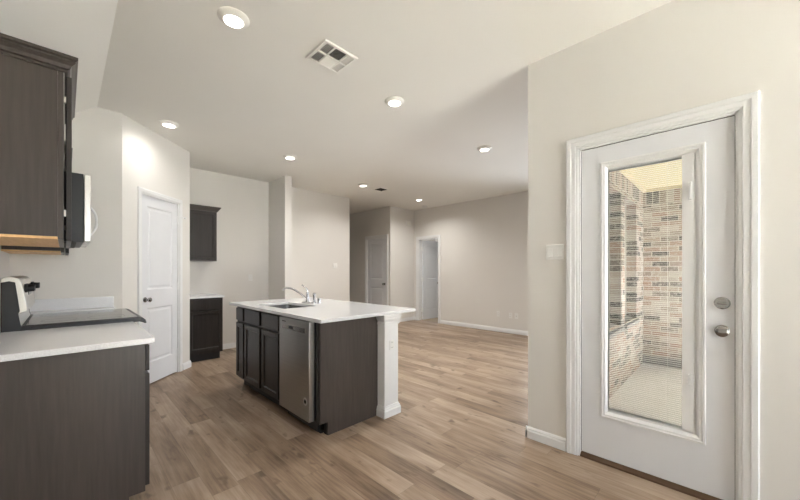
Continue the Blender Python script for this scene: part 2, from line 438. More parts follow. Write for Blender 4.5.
# ------------------------------------------------------------------ doors
def knob_mb(y, x, z, s=1.0):
    b = MB()
    b.lathe([(0.0, 0), (0.030*s, 0), (0.030*s, -0.006), (0.024*s, -0.010), (0.011*s, -0.012), (0.011*s, -0.032), (0.020*s, -0.037), (0.027*s, -0.048), (0.026*s, -0.060), (0.016*s, -0.067), (0, -0.068)], (x, y, z), 'y', 24)
    return b
def panel_slab(x0, x1, z0, z1, t, panels, mat, name, parent=None, y0=0.0):
    """moulded slab, front at y0, back at y0+t: raised panels pressed into both faces"""
    b = MB()
    xs = sorted({x0, x1, *[p[0] for p in panels], *[p[1] for p in panels]}); zs = sorted({z0, z1, *[p[2] for p in panels], *[p[3] for p in panels]})
    for sgn, yf in ((1, y0), (-1, y0+t)):
        for xa, xb in zip(xs, xs[1:]):
            for za, zb in zip(zs, zs[1:]):
                if any(xa >= p[0]-1e-6 and xb <= p[1]+1e-6 and za >= p[2]-1e-6 and zb <= p[3]+1e-6 for p in panels): continue
                b.poly([(xa, yf, za), (xb, yf, za), (xb, yf, zb), (xa, yf, zb)])
        for (xa, xb, za, zb) in panels:
            b.ring(xa, xb, za, zb, yf, 0.012, yf+sgn*0.009)
            b.ring(xa+.012, xb-.012, za+.012, zb-.012, yf+sgn*0.009, 0.014, yf+sgn*0.009)
            b.ring(xa+.026, xb-.026, za+.026, zb-.026, yf+sgn*0.009, 0.016, yf+sgn*0.003)
            i = 0.042
            b.poly([(xa+i, yf+sgn*.003, za+i), (xb-i, yf+sgn*.003, za+i), (xb-i, yf+sgn*.003, zb-i), (xa+i, yf+sgn*.003, zb-i)])
    for (xa, ya, xb, yb) in ((x0, y0, x0, y0+t), (x1, y0, x1, y0+t)):
        b.poly([(xa, ya, z0), (xb, yb, z0), (xb, yb, z1), (xa, ya, z1)])
    for z in (z0, z1): b.poly([(x0, y0, z), (x1, y0, z), (x1, y0+t, z), (x0, y0+t, z)])
    bmesh.ops.remove_doubles(b.b, verts=b.b.verts, dist=1e-5)
    return b.build(name, mat, parent, smooth=False)

# patio door (door_1)
d1 = thing('door_1', 'white patio door with tall glass lite and enclosed blind', 'door', (DX, 0, 0), RX, kind='structure')
sx0, sx1, sz0, sz1, sy = -0.699, 0.021, 0.032, 2.029, 0.012
gx0, gx1, gz0, gz1 = -0.548, -0.140, 0.345, 1.872       # clear opening of the lite
ox0, ox1, oz0, oz1 = -0.588, -0.088, 0.292, 1.925       # raised frame
b = MB(); t_ = 0.044
for q in [(sx0, ox0+.02, sz0, sz1), (ox1-.02, sx1, sz0, sz1), (ox0+.02, ox1-.02, sz0, oz0+.02), (ox0+.02, ox1-.02, oz1-.02, sz1)]:
    b.box(q[0], q[1], sy, sy+t_, q[2], q[3])
bmesh.ops.remove_doubles(b.b, verts=b.b.verts, dist=1e-5)
b.build('slab', 'door_white', d1, smooth=False)
b = MB()
for yb, s_ in ((sy, -1), (sy+t_, 1)):
    rings = [(0, 0), (0.003, 0.007), (0.012, 0.008), (0.016, 0.005), (0.026, 0.005), (0.030, 0.001), (0.040, -0.010)]
    for (i0, h0), (i1, h1) in zip(rings, rings[1:]):
        b.ring(ox0+i0, ox1-i0, oz0+i0, oz1-i0, yb+s_*h0, i1-i0, yb+s_*h1)
    k = 0.040; o4 = [(ox0+k, ox1-k, oz0+k, oz1-k), (gx0, gx1, gz0, gz1)]
    (a0, a1, c0, c1), (e0, e1, f0, f1) = o4; yy = yb-s_*0.010
    for A in ([(a0, c0), (a1, c0), (e1, f0), (e0, f0)], [(a1, c0), (a1, c1), (e1, f1), (e1, f0)], [(a1, c1), (a0, c1), (e0, f1), (e1, f1)], [(a0, c1), (a0, c0), (e0, f0), (e0, f1)]):
        b.poly([(p[0], yy, p[1]) for p in A])
bmesh.ops.remove_doubles(b.b, verts=b.b.verts, dist=1e-5)
b.build('glazing_frame', 'trim_white', d1, smooth=False)
b = MB(); b.box(ox0+.03, ox1-.03, sy+.012, sy+.015, oz0+.03, oz1-.03); b.box(ox0+.03, ox1-.03, sy+.031, sy+.034, oz0+.03, oz1-.03)
b.build('glass_pane', 'glass', d1, smooth=False)
b = MB(); n = 132; zb0, zb1 = gz0+.012, gz1-.012
bx0, bx1 = gx0+.006, gx1-.052
for k in range(n):
    z = zb0+(zb1-zb0)*k/(n-1)
    b.box(bx0, bx1, sy+.0175, sy+.0285, z, z+.0005)
for x in (bx0+.06, bx1-.06): b.box(x-.0006, x+.0006, sy+.0228, sy+.0232, zb0, zb1)
bl = b.build('blind', 'slat_white', d1, smooth=False); bl['label'] = 'white horizontal blind slats sealed inside the glass'
MB().box(gx0, gx1-.048, sy+.017, sy+.029, gz1-.010, gz1+.004).build('blind_head_rail', 'slat_white', d1)
MB().box(bx0, bx1, sy+.017, sy+.029, gz0-.002, gz0+.010).build('blind_bottom_rail', 'slat_white', d1)
b = MB().box(gx1-.047, gx1+.004, sy+.003, sy+.011, gz0-.004, gz1+.004)
tr = b.build('blind_track', 'trim_white', d1, bevel=.002)
MB().box(gx1-.020, gx1-.004, sy-.012, sy+.004, 1.62, 1.72).build('blind_slider', 'trim_white', tr, bevel=.002)
MB().box(gx1-.020, gx1-.004, sy-.010, sy+.004, 0.60, 0.66).build('tilt_slider', 'trim_white', tr, bevel=.002)
kx = -0.026
b = knob_mb(sy, kx, 0.918); kk = b.build('door_knob', 'nickel', d1); kk['label'] = 'satin nickel door knob'
b = MB().lathe([(0, 0), (0.032, 0), (0.032, -0.008), (0.026, -0.014), (0.018, -0.015), (0, -0.015)], (kx, sy, 1.062), 'y', 28)
db = b.build('deadbolt', 'nickel', d1); db['label'] = 'satin nickel deadbolt with thumb turn'
MB().box(kx-.019, kx+.019, sy-.030, sy-.013, 1.056, 1.068).build('thumb_turn', 'nickel', db, bevel=.004)
MB().box(sx0, sx1, sy+.012, sy+.030, 0.024, 0.034).build('door_sweep', 'black_plastic', d1)
b = MB()
b.box(sx0-.004, sx0+.001, sy+.003, sy+.04, sz0, sz1); b.box(sx1-.001, sx1+.003, sy+.003, sy+.04, sz0, sz1); b.box(sx0, sx1, sy+.003, sy+.04, sz1-.001, sz1+.004)
b.build('weatherstrip', 'black_plastic', d1)

# pantry door (door_2), hall door (door_3), open bedroom door (door_4)
d2 = thing('door_2', 'white two-panel pantry door on the diagonal wall', 'door', (PA[0], PA[1], 0), PI/4, kind='structure')
panel_slab(0.250, 0.815, 0.012, 2.036, 0.035, [(0.335, 0.732, 1.03, 1.925), (0.335, 0.732, 0.24, 0.83)], 'door_white', 'slab', d2, 0.012)
knob_mb(0.012, 0.302, 0.925, 0.9).build('door_knob', 'nickel', d2)['label'] = 'dark nickel door knob'
for z in (0.25, 1.05, 1.85): MB().lathe([(0, -.045), (0.006, -.045), (0.006, .045), (0, .045)], (0.816, 0.008, z), 'z', 10).build('hinge', 'trim_white', d2)
MB().tube([(0.822, 0.004, 1.885), (0.85, -0.028, 1.885), (0.895, -0.036, 1.885)], 0.006, 8).lathe([(0, -.008), (0.012, -.008), (0.012, .008), (0, .008)], (0.895, -0.036, 1.885), 'y', 12).build('hinge_stop', 'trim_white', d2)

d3 = thing('door_3', 'closed grey-white two-panel door in the hallway', 'door', (5.37, 0, 0), RX, kind='structure')
panel_slab(-HY1+.015, -HY0-.015, 0.012, 2.015, 0.035, [(-HY1+.125, -HY0-.125, 1.03, 1.89), (-HY1+.125, -HY0-.125, 0.24, 0.83)], 'door_white', 'slab', d3, 0.012)
knob_mb(0.012, -HY0-.075, 0.92).build('door_knob', 'nickel', d3)['label'] = 'dark nickel door knob'
for z in (0.25, 1.05, 1.80): MB().lathe([(0, -.045), (0.006, -.045), (0.006, .045), (0, .045)], (-HY1+.014, 0.008, z), 'z', 10).build('hinge', 'trim_white', d3)

d4 = thing('door_4', 'white two-panel door standing open in far doorway', 'door', (FX+0.115, 5.470, 0), math.radians(-4), kind='structure')
panel_slab(0.014, 0.612, 0.012, 2.0, 0.035, [(0.11, 0.515, 1.03, 1.88), (0.11, 0.515, 0.24, 0.83)], 'door_white', 'slab', d4, -0.012)
knob_mb(-0.012, 0.565, 0.92).build('door_knob', 'nickel', d4)['label'] = 'dark nickel door knob'
for z in (0.25, 1.02, 1.78): MB().box(-0.012, 0.020, -0.016, 0.010, z-.05, z+.05).build('hinge', 'trim_white', d4)

# windows onto the patio, then windows added out of view for daylight
def window(name, label, axis, a0, a1, z0, z1, c, t=0.05):
    """frame and glass; axis 'y' = wall runs along x at y=c; 'x' = runs along y at x=c"""
    o = thing(name, label, 'window', (0, 0, 0), 0, kind='structure')
    def bx(b, u0, u1, d0, d1, za, zb):
        if axis == 'y': b.box(u0, u1, d0, d1, za, zb)
        else: b.box(d0, d1, u0, u1, za, zb)
    b = MB(); f = 0.045
    bx(b, a0, a0+f, c, c+t, z0, z1); bx(b, a1-f, a1, c, c+t, z0, z1); bx(b, a0+f, a1-f, c, c+t, z0, z0+f); bx(b, a0+f, a1-f, c, c+t, z1-f, z1)
    zm = (z0+z1)/2
    bx(b, a0+f, a1-f, c+.005, c+t-.005, zm-.02, zm+.02)
    b.build('window_frame', 'vinyl_white', o, smooth=False)
    b = MB(); bx(b, a0+f-.005, a1-f+.005, c+.022, c+.027, z0+f-.005, z1-f+.005)
    b.build('glass_pane', 'glass', o, smooth=False)
    return o
window('window_1', 'white framed window in patio brick, nearer the door', 'y', *WINS[0], 0.62, 2.10, 1.0)
window('window_2', 'white framed window in patio brick, nearer the far corner', 'y', *WINS[1], 0.62, 2.10, 1.0)
window('added_window_3', 'large window added behind the viewer to light the rooms', 'y', 0.75, 2.25, 0.06, 2.45, -3.09)  # added out of view to let daylight in
window('added_window_5', 'unseen window added to light the living room', 'x', 1.25, 2.55, 0.3, 2.3, FX+.03)  # unseen, added to brighten the living room
window('added_window_4', 'unseen window added to light the room behind the open doorway', 'x', 6.2, 6.8, 0.7, 2.1, 9.02)  # unseen, added so the far room gets some light

# ------------------------------------------------------------------ patio beyond the door
PZ = -0.06; PX = 5.72; PCZ = 2.36; BYF = 0.86
struct('patio_floor', MB().box(DX+0.13, PX, -3.6, BYF+.1, PZ-.1, PZ), 'concrete', 'pale concrete patio slab outside the glass door', 'patio floor')
struct('bounce_lawn', MB().box(2.9, 22, -26, -3.6, -0.4, -0.2), 'bounce_lawn_green', 'unseen grassy ground added for its muted bounce light', 'bounce_lawn')  # unseen ground, added for a dimmer bounce near the patio
struct('bounce_paving', MB().box(-16, -0.5, -26, 8, -0.4, -0.2).box(-0.5, 2.9, -26, -3.2, -0.4, -0.2), 'pale_bounce_paving', 'unseen pale paved ground added to bounce daylight indoors', 'bounce_paving')  # unseen ground, added to bounce sunlight up through the windows
bw = wall_y(BYF, 0.97, DX+0.13, PX, PZ, 2.13, [(a, b, 0.62, 2.10) for a, b in WINS])
struct('wall_patio_brick_left', bw, 'brick_xz', 'mottled tan brick patio wall with window openings', 'wall')
struct('wall_patio_brick_left_course', MB().box(DX+0.13, PX, BYF-.004, 0.97, 2.13, PCZ), 'soldier_xz', 'upright brick course above the patio windows', 'wall')
struct('wall_patio_brick_end', MB().box(PX, PX+0.12, -2.6, BYF+.12, 0.06, 2.13), 'brick_y', 'mottled tan brick wall at the end of the patio', 'wall')
struct('wall_patio_brick_end_course', MB().box(PX-.004, PX+0.12, -2.6, BYF-.004, 2.13, PCZ), 'soldier_yz', 'upright brick course at the top of patio end wall', 'wall')
struct('wall_patio_plinth', MB().box(PX-.02, PX+0.12, -2.6, BYF, PZ, 0.06), 'plinth_grey', 'grey foundation strip under the patio end wall', 'plinth')
struct('wall_patio_light_block', wall_y(-2.72, -2.60, DX+0.13, PX+0.12, PZ, PCZ), 'brick_xz', 'unseen brick wall added to hold daylight off the patio', 'wall')  # added out of view to cut daylight reaching the patio
for i, (a, b_) in enumerate(WINS):
    struct('sill_patio_%d' % (i+1), MB().prism([(BYF-.03, 0.56), (BYF-.03, 0.60), (0.99, 0.645), (0.99, 0.56)], 'x', a-.03, b_+.03), 'plinth_grey', ['grey sloped sill under the patio window nearer the door', 'grey sloped sill under the patio window nearer the corner'][i], 'window sill')
struct('patio_ceiling', MB().box(DX+0.13, PX+0.12, -2.1, BYF+.1, PCZ, PCZ+.06), 'soffit_cream', 'cream patio ceiling', 'ceiling')
b = MB().box(DX+0.13, PX, BYF-.05, BYF+.0, PCZ-.035, PCZ); b.box(PX-.05, PX, -2.6, BYF, PCZ-.035, PCZ)
struct('trim_6', b, 'soffit_cream', 'cream trim strip where patio ceiling meets brick', 'trim')

# ------------------------------------------------------------------ cabinets
# local frame: x along the front, front plane y=0 (outward -y), body to +y, z up
def shaker(b, x0, x1, z0, z1, t=0.019, rail=0.042, y=0.0):
    b.box(x0, x0+rail, y-t, y, z0, z1); b.box(x1-rail, x1, y-t, y, z0, z1)
    b.box(x0+rail, x1-rail, y-t, y, z0, z0+rail); b.box(x0+rail, x1-rail, y-t, y, z1-rail, z1)
    b.box(x0+rail, x1-rail, y-t+.009, y-.002, z0+rail, z1-rail)
    b.ring(x0+rail, x1-rail, z0+rail, z1-rail, y-t+.0005, 0.008, y-t+.009)
    return b
def cab_door(root, x0, x1, z0, z1, mat='espresso_front', name='door', hinge=None, **kw):
    b = shaker(MB(), x0, x1, z0, z1, **kw)
    d = b.build(name, mat, root, bevel=.0015, seg=1, smooth=False)
    if hinge is not None:
        for z in (z0+.10, z1-.10): MB().box(hinge-.007, hinge+.007, -.002, .012, z-.018, z+.018).build('hinge', 'chrome', d)
    return d
def cab_drawer(root, x0, x1, z0, z1, mat='espresso_front'):
    b = MB().box(x0, x1, -.019, 0, z0, z1)
    return b.build('drawer', mat, root, bevel=.004, seg=2)
def base_cab(name, label, loc, rz, width, depth, ztop, bays, group=None, left_panel=False, toe=0.10, mat='espresso', toe_in=0.065):
    """bays: list of (x0,x1, drawer?)"""
    r = thing(name, label, 'cabinet', loc, rz, group)
    b = MB().box(0, width, 0.002, depth, toe, ztop)
    b.build('carcass', mat, r, bevel=.0015, seg=1, smooth=False)
    MB().box(0.002, width-.002, toe_in, depth-.002, 0, toe).build('toe_kick', 'toe_dark', r)
    for (x0, x1) in bays:
        cab_drawer(r, x0+.004, x1-.004, ztop-.152, ztop-.018)
        cab_door(r, x0+.004, x1-.004, toe+.02, ztop-.170)
    return r

CT = 0.888                      # counter top height
RK = PI/2                       # faces +X: local x -> +Y
kfx = 0.290                     # box front of the wall run
kd = kfx-KX-.004
# near base cabinet by the viewer (its finished end faces the viewer)
nb = thing('base_cabinet', 'dark stained base cabinet with broad grained end panel left of the floor', 'cabinet', (kfx, 2.13, 0), RK, 'base cabinets beside the range')
MB().box(0, 0.018, 0.0, kd, 0.10, CT-.028).box(0, 0.018, 0.065, kd, 0, 0.10).build('end_panel', 'espresso', nb, smooth=False)
MB().box(0.018, 0.745, 0.002, kd, 0.10, CT-.028).build('carcass', 'espresso', nb, smooth=False)
MB().box(0.018, 0.745, 0.065, kd, 0, 0.10).build('toe_kick', 'toe_dark', nb)
cab_drawer(nb, 0.006, 0.740, 0.715, 0.848)
cab_door(nb, 0.006, 0.370, 0.125, 0.700); cab_door(nb, 0.376, 0.740, 0.125, 0.700)
fb = base_cab('base_cabinet', 'dark base cabinet between range and pantry wall, mostly hidden', (kfx, 3.645, 0), RK, PC-3.645-.002, kd, CT-.028, [(0, 0.52)], 'base cabinets beside the range')
ct = MB().box(KX, 0.327, 2.098, 2.876, CT-.028, CT).build('countertop', 'quartz', None, bevel=.003)
tag(ct, 'white quartz countertop on the cabinet nearest the viewer, left edge', 'countertop')
b = MB().box(KX, KX+.02, 2.098, 2.876, CT+.001, CT+.10).build('backsplash', 'quartz', ct, bevel=.002)
ct2 = MB().box(KX, 0.327, 3.646, PC-.001, CT-.028, CT).build('countertop', 'quartz', None, bevel=.003)
tag(ct2, 'white quartz countertop beyond the range against pantry wall', 'countertop')
MB().box(KX, KX+.02, 3.646, PC-.021, CT+.001, CT+.10).build('backsplash', 'quartz', ct2, bevel=.002)
MB().box(KX, 0.327, PC-.021, PC-.001, CT+.001, CT+.10).build('backsplash', 'quartz', ct2, bevel=.002)

# upper cabinets
UZ0, UZ1 = 1.372, 2.125
CRP = [(0, 0), (-.010, 0), (-.010, .010), (-.018, .014), (-.024, .028), (-.036, .040), (-.036, .048), (-.044, .054), (-.044, .066), (0, .066)]
def crown(root, x0, x1, z, y_front, y_back, left=True, right=True, mat='espresso_x'):
    """mitred crown: front run and returns (profile projects outward)"""
    b = MB(); n = len(CRP)
    def ringv(fx, px, fy, py): return [b.b.verts.new((px+fx*(-u), py+fy*u, z+h)) for u, h in CRP]
    rings = []
    if left: rings.append([b.b.verts.new((x0+u, y_back, z+h)) for u, h in CRP])
    rings.append([b.b.verts.new((x0+(u if left else 0), y_front+u, z+h)) for u, h in CRP])
    rings.append([b.b.verts.new((x1-(u if right else 0), y_front+u, z+h)) for u, h in CRP])
    if right: rings.append([b.b.verts.new((x1-u, y_back, z+h)) for u, h in CRP])
    for A, B in zip(rings, rings[1:]):
        for k in range(n): b.b.faces.new((A[k], B[k], B[(k+1) % n], A[(k+1) % n]))
    b.b.faces.new(rings[0]); b.b.faces.new(rings[-1][::-1])
    return b.build('crown_molding', mat, root, smooth=False)
ufx = -0.004; ud = ufx-KX
def upper(label, y0, y1, z0, z1, doors, crown_on=True, group='dark upper cabinets over the range wall'):
    r = thing('upper_cabinet', label, 'cabinet', (ufx, y0, z0), RK, group); w = y1-y0; h = z1-z0
    MB().box(0, w, .019, ud-.003, 0.012, h).build('carcass', 'espresso', r, smooth=False)
    MB().box(0, w, 0.0, .0185, 0, h).build('face_frame', 'espresso', r, smooth=False)
    u = MB().box(0, w, .0195, ud-.003, 0, 0.0115).build('underside', 'raw_maple', r, smooth=False); u['label'] = 'unstained maple underside'
    for x0, x1 in doors:
        b = shaker(MB(), x0, x1, -.004, h-.012, y=-.007); d = b.build('door', 'espresso_front', r, bevel=.0015, seg=1, smooth=False)
        hx = x0 if x0 < w*.4 else x1-.012
        for z in (.12, h-.12):
            MB().box(hx, hx+.012, -.0075, -.0005, z-.014, z+.014).build('hinge', 'steel_bright', d)
    if crown_on: crown(r, 0, w, h, -.002, ud-.003, crown_on == 'near', False)
    return r
upper('dark upper cabinet nearest the viewer, beside the microwave', 2.13, 2.876, UZ0, UZ1, [(.004, .370), (.374, .742)], 'near')
upper('short dark cabinet above the microwave', 2.880, 3.640, 1.845, 2.10, [(.004, .377), (.381, .754)], False)
upper('dark upper cabinet beyond the microwave beside pantry wall', 3.644, PC-.004, UZ0, UZ1, [(.004, .520)], 'far')

# microwave over the range
mw = thing('microwave', 'black and steel microwave mounted above the range', 'microwave', (0, 2.884, 1.412), RK)
mW, mH = 0.752, 0.428
MB().box(0, mW, -.082, -KX-.002, 0, mH).build('body', 'black_plastic', mw, bevel=.002)
MB().box(0.0, .60, -.116, -.084, .004, mH-.002).build('door', 'steel_bright', mw, bevel=.004)
MB().box(.06, .50, -.118, -.115, .07, mH-.07).build('door_window', 'black_glass', mw)
MB().box(.603, mW, -.116, -.084, .004, mH-.002).build('control_panel', 'black_glass', mw, bevel=.003)
pts = [(0.56, -.112-.058*(1-abs(2*k/20-1)**2.6), .07+.25*k/20) for k in range(21)]
MB().tube(pts, .0085, 10).build('handle', 'trim_white', mw)  # white colour stands in for bright reflections on a steel handle
MB().box(.05, mW-.05, -.05, .22, -.006, 0).build('vent_grille', 'vent_dark', mw)

# range
rg = thing('kitchen_range', 'stainless electric range with black glass cooktop and raised back panel', 'range', (0.335, 2.884, 0), RK)
rW = 0.755; rD = 0.335-KX-.04
MB().box(0, rW, 0.0, rD-.02, 0.08, 0.882).build('body', 'black_plastic', rg, bevel=.002)
MB().box(.004, rW-.004, 0.05, rD-.02, 0, 0.08).build('toe_kick', 'toe_dark', rg)
MB().box(.01, rW-.01, -.030, 0, .27, .80).build('oven_door', 'steel', rg, bevel=.004)
MB().box(.10, rW-.10, -.032, -.029, .38, .68).build('oven_window', 'black_glass', rg)
MB().tube([(.05, -.03, .755), (.05, -.062, .765), (.15, -.066, .768), (rW-.15, -.066, .768), (rW-.05, -.062, .765), (rW-.05, -.03, .755)], .011, 10).build('oven_handle', 'steel_bright', rg)
MB().box(.01, rW-.01, -.024, 0, .09, .255).build('drawer', 'steel', rg, bevel=.003)
b = MB().box(-.003, rW+.003, -.030, rD-.10, .882, .912); b.build('cooktop_rim', 'black_plastic', rg, bevel=.004)
b = MB().prism([(-.028, .882), (-.028, .911), (-.046, .907), (-.060, .892), (-.066, .870), (-.058, .866), (-.046, .874)], 'x', 0.0, rW); b.build('front_lip', 'black_plastic', rg, bevel=.002)
MB().box(.012, rW-.012, -.022, rD-.118, .909, .9145).build('cooktop_glass', 'black_glass', rg, bevel=.002)
for (cx, cy, rr) in ((.20, .13, .10), (.55, .13, .085), (.20, .36, .085), (.55, .36, .10)):
    b = MB()
    for k in range(40):
        a0, a1 = 2*PI*k/40, 2*PI*(k+1)/40
        b.poly([(cx+rr*math.cos(a0), cy+rr*math.sin(a0), .9149), (cx+rr*math.cos(a1), cy+rr*math.sin(a1), .9149), (cx+(rr-.004)*math.cos(a1), cy+(rr-.004)*math.sin(a1), .9149), (cx+(rr-.004)*math.cos(a0), cy+(rr-.004)*math.sin(a0), .9149)])
    b.build('burner_mark', 'nickel', rg)
# back panel: profile in (y,z); front at smaller y
yb = .587
BG = [(yb, .88), (yb-.085, .88), (yb-.070, .925), (yb-.062, .985), (yb-.098, .998), (yb-.093, 1.05), (yb-.076, 1.165), (yb-.064, 1.190), (yb-.04, 1.200), (yb-.012, 1.197), (yb, 1.185)]
b = MB().prism(BG, 'x', .012, rW-.012); bg = b.build('back_panel', 'steel_bright', rg, bevel=.004)
BE = [(yb+.001, .875), (yb-.087, .875), (yb-.072, .925), (yb-.064, .985), (yb-.070, 1.0), (yb-.052, 1.165), (yb-.03, 1.172), (yb+.001, 1.165)]
for x in (0.0, rW-.012): MB().prism(BE, 'x', x, x+.012).build('end_cap', 'black_plastic', bg, bevel=.002)
for x in (.075, .165, rW-.165, rW-.075):
    MB().lathe([(0, .0), (.026, .0), (.026, -.010), (.021, -.014), (.019, -.040), (0, -.041)], (x, yb-.083, 1.128), 'y', 20).build('control_knob', 'black_plastic', bg)
MB().box(.27, rW-.27, yb-.092, yb-.082, 1.08, 1.15).build('clock_display', 'black_glass', bg)

# alcove serving cabinets (desk height run, partly behind the pantry corner)
ab = thing('base_cabinet', 'small dark base cabinet standing alone in the alcove', 'cabinet', (1.135, 5.075, 0), 0, 'alcove cabinets')
aw = 0.432
MB().box(0, aw, .002, BY-5.075-.002, .10, CT-.028).build('carcass', 'espresso_front', ab, smooth=False)
MB().box(.0, aw-.02, .06, BY-5.075-.002, 0, .10).build('toe_kick', 'toe_dark', ab)
cab_drawer(ab, .012, aw-.010, .70, .843); cab_door(ab, .012, aw-.010, .135, .685)
ac = MB().box(1.128, 1.582, 5.045, BY, CT-.028, CT).build('countertop', 'quartz', None, bevel=.003)
tag(ac, 'small white countertop on the alcove cabinet', 'countertop')
au = thing('upper_cabinet', 'small dark upper cabinet with crown on the alcove wall', 'cabinet', (1.135, 5.31, 1.372), 0, 'alcove cabinets')
uw, uh = 0.425, 0.72
MB().box(0, uw, .002, BY-5.31-.002, 0, uh).build('carcass', 'espresso', au, smooth=False)
cab_door(au, .010, uw-.010, .012, uh-.012)
crown(au, 0, uw, uh-.004, -.002, BY-5.31-.002, False, True)

# ------------------------------------------------------------------ island
IX = 1.306                     # box front (faces -X): local x -> -Y
def isl(name, label, cat, y1, group=None): return thing(name, label, cat, (IX, y1, 0), RX, group)
ID = 1.878-IX
def isl_cab(label, y0, y1, bays, group):
    r = isl('base_cabinet', label, 'cabinet', y1, group); w = y1-y0
    MB().box(0, w, .002, ID, .10, .66).box(0, w, .002, .055, .66, CT-.0285).box(0, .018, .055, ID, .66, CT-.0285).box(w-.018, w, .055, ID, .66, CT-.0285).build('carcass', 'espresso_front', r, smooth=False)
    MB().box(.002, w-.002, .07, ID-.002, 0, .10).build('toe_kick', 'toe_dark', r)
    for ya, yb_ in bays:
        xa, xb = y1-yb_, y1-ya
        cab_drawer(r, xa, xb, .712, .842); cab_door(r, xa, xb, .122, .688, rail=.045)
    return r
isl_cab('narrow dark island cabinet farthest from dishwasher, one drawer over one door', 3.530, 3.76, [(3.55, 3.744)], 'island base cabinets')
isl_cab('dark island sink cabinet with two doors beside the dishwasher', 2.676, 3.527, [(3.14, 3.51), (2.75, 3.09)], 'island base cabinets')
dw = isl('dishwasher', 'stainless dishwasher built into the island', 'dishwasher', 2.672)
dww = 0.480
MB().box(.004, dww-.004, .03, ID, .02, .855).build('tub', 'black_plastic', dw)
df = MB().box(0, dww, -.044, .001, .112, .850).build('door', 'steel', dw, bevel=.003)
MB().box(0.001, dww-.001, .001, .030, .112, .850).build('door_seal', 'black_plastic', df)
MB().box(.05, .42, -.0455, -.043, .762, .800).build('pocket_handle', 'nickel', df, bevel=.001)
MB().box(.17, .235, -.047, -.043, .772, .794).build('handle_reflection', 'black_plastic', df)  # raised black block paints a dark reflection on the handle bar
MB().box(.050, .115, -.0448, -.043, .818, .826).build('nameplate', 'vent_dark', df)
sk = MB().lathe([(0, 0), (.030, 0), (.030, -.001), (0, -.001)], (.425, -.044, .255), 'y', 28).build('sticker', 'sticker_pale', df)
MB().lathe([(.014, 0), (.018, 0), (.018, -.0004), (.014, -.0004), (.014, 0)], (.425, -.0451, .255), 'y', 28).build('sticker_ring', 'nickel', sk)
MB().box(.004, dww-.004, .055, ID, 0, .10).build('toe_kick', 'toe_dark', dw)
ep = isl('island_end_panel', 'dark stained end panel closing the island beside the dishwasher', 'cabinet panel', 2.186)
MB().box(.006, .038, .006, .024, .10, .855).build('filler', 'espresso_front', ep)
MB().box(.038, .056, .012, ID, .10, CT-.028).box(.038, .056, .078, ID, 0, .10).build('panel', 'espresso', ep, smooth=False)
MB().box(.006, .038, .075, .09, 0, .10).build('toe_kick', 'toe_dark', ep)

# half wall with trimmed end
HW0, HW1, HWY0, HWY1 = 1.882, 2.040, 2.046, 3.80
hw = thing('half_wall', 'white half wall behind the island with column-like trimmed end', 'half wall', (0, 0, 0), 0, kind='structure')
MB().box(HW0, HW1, HWY0, HWY1, 0, CT-.028).build('wall_core', 'trim_white', hw, smooth=False)
def wrap(prof, name):
    b = MB(); n = len(prof)
    path = [((HW0, 2.132), (-1, 0)), ((HW0, HWY0), (-1, -1)), ((HW1, HWY0), (1, -1)), ((HW1, HWY1), (1, 0))]
    rings = [[b.b.verts.new((p[0]+d[0]*u, p[1]+d[1]*u, z)) for u, z in prof] for p, d in path]
    for A, B in zip(rings, rings[1:]):
        for k in range(n): b.b.faces.new((A[k], B[k], B[(k+1) % n], A[(k+1) % n]))
    b.b.faces.new(rings[0]); b.b.faces.new(rings[-1][::-1])
    return b.build(name, 'trim_white', hw, smooth=False)
wrap([(0, 0), (.018, 0), (.018, .055), (.013, .066), (.013, .074), (.006, .084), (.004, .092), (0, .092)], 'base_molding')
wrap([(0, .775), (.008, .775), (.008, .792), (.004, .797), (.004, .806), (.010, .812), (.018, .826), (.018, .836), (.022, .840), (.022, CT-.028), (0, CT-.028)], 'cap_molding')

# island counter with sink cut-out
SX0, SX1, SY0, SY1 = 1.395, 1.74, 2.86, 3.46
IC = (1.262, 2.256, 2.030, 3.880)
def counter_with_hole(name, x0, x1, y0, y1, h, z0, z1):
    b = bmesh.new()
    def loop(xa, xb, ya, yb, z): return [b.verts.new(p) for p in ((xa, ya, z), (xb, ya, z), (xb, yb, z), (xa, yb, z))]
    ot, it, ob, ib = loop(x0, x1, y0, y1, z1), loop(*h, z1), loop(x0, x1, y0, y1, z0), loop(*h, z0)
    for k in range(4):
        k2 = (k+1) % 4
        b.faces.new((ot[k], ot[k2], it[k2], it[k])); b.faces.new((ob[k], ib[k], ib[k2], ob[k2]))
        b.faces.new((ob[k], ob[k2], ot[k2], ot[k])); b.faces.new((it[k], it[k2], ib[k2], ib[k]))
    m = MB(); m.b.free(); m.b = b
    return m.build(name, 'quartz', None, bevel=.003)
ic = counter_with_hole('countertop', *IC, (SX0, SX1, SY0, SY1), CT-.027, CT)
tag(ic, 'large white quartz island countertop with sink cut-out', 'countertop')

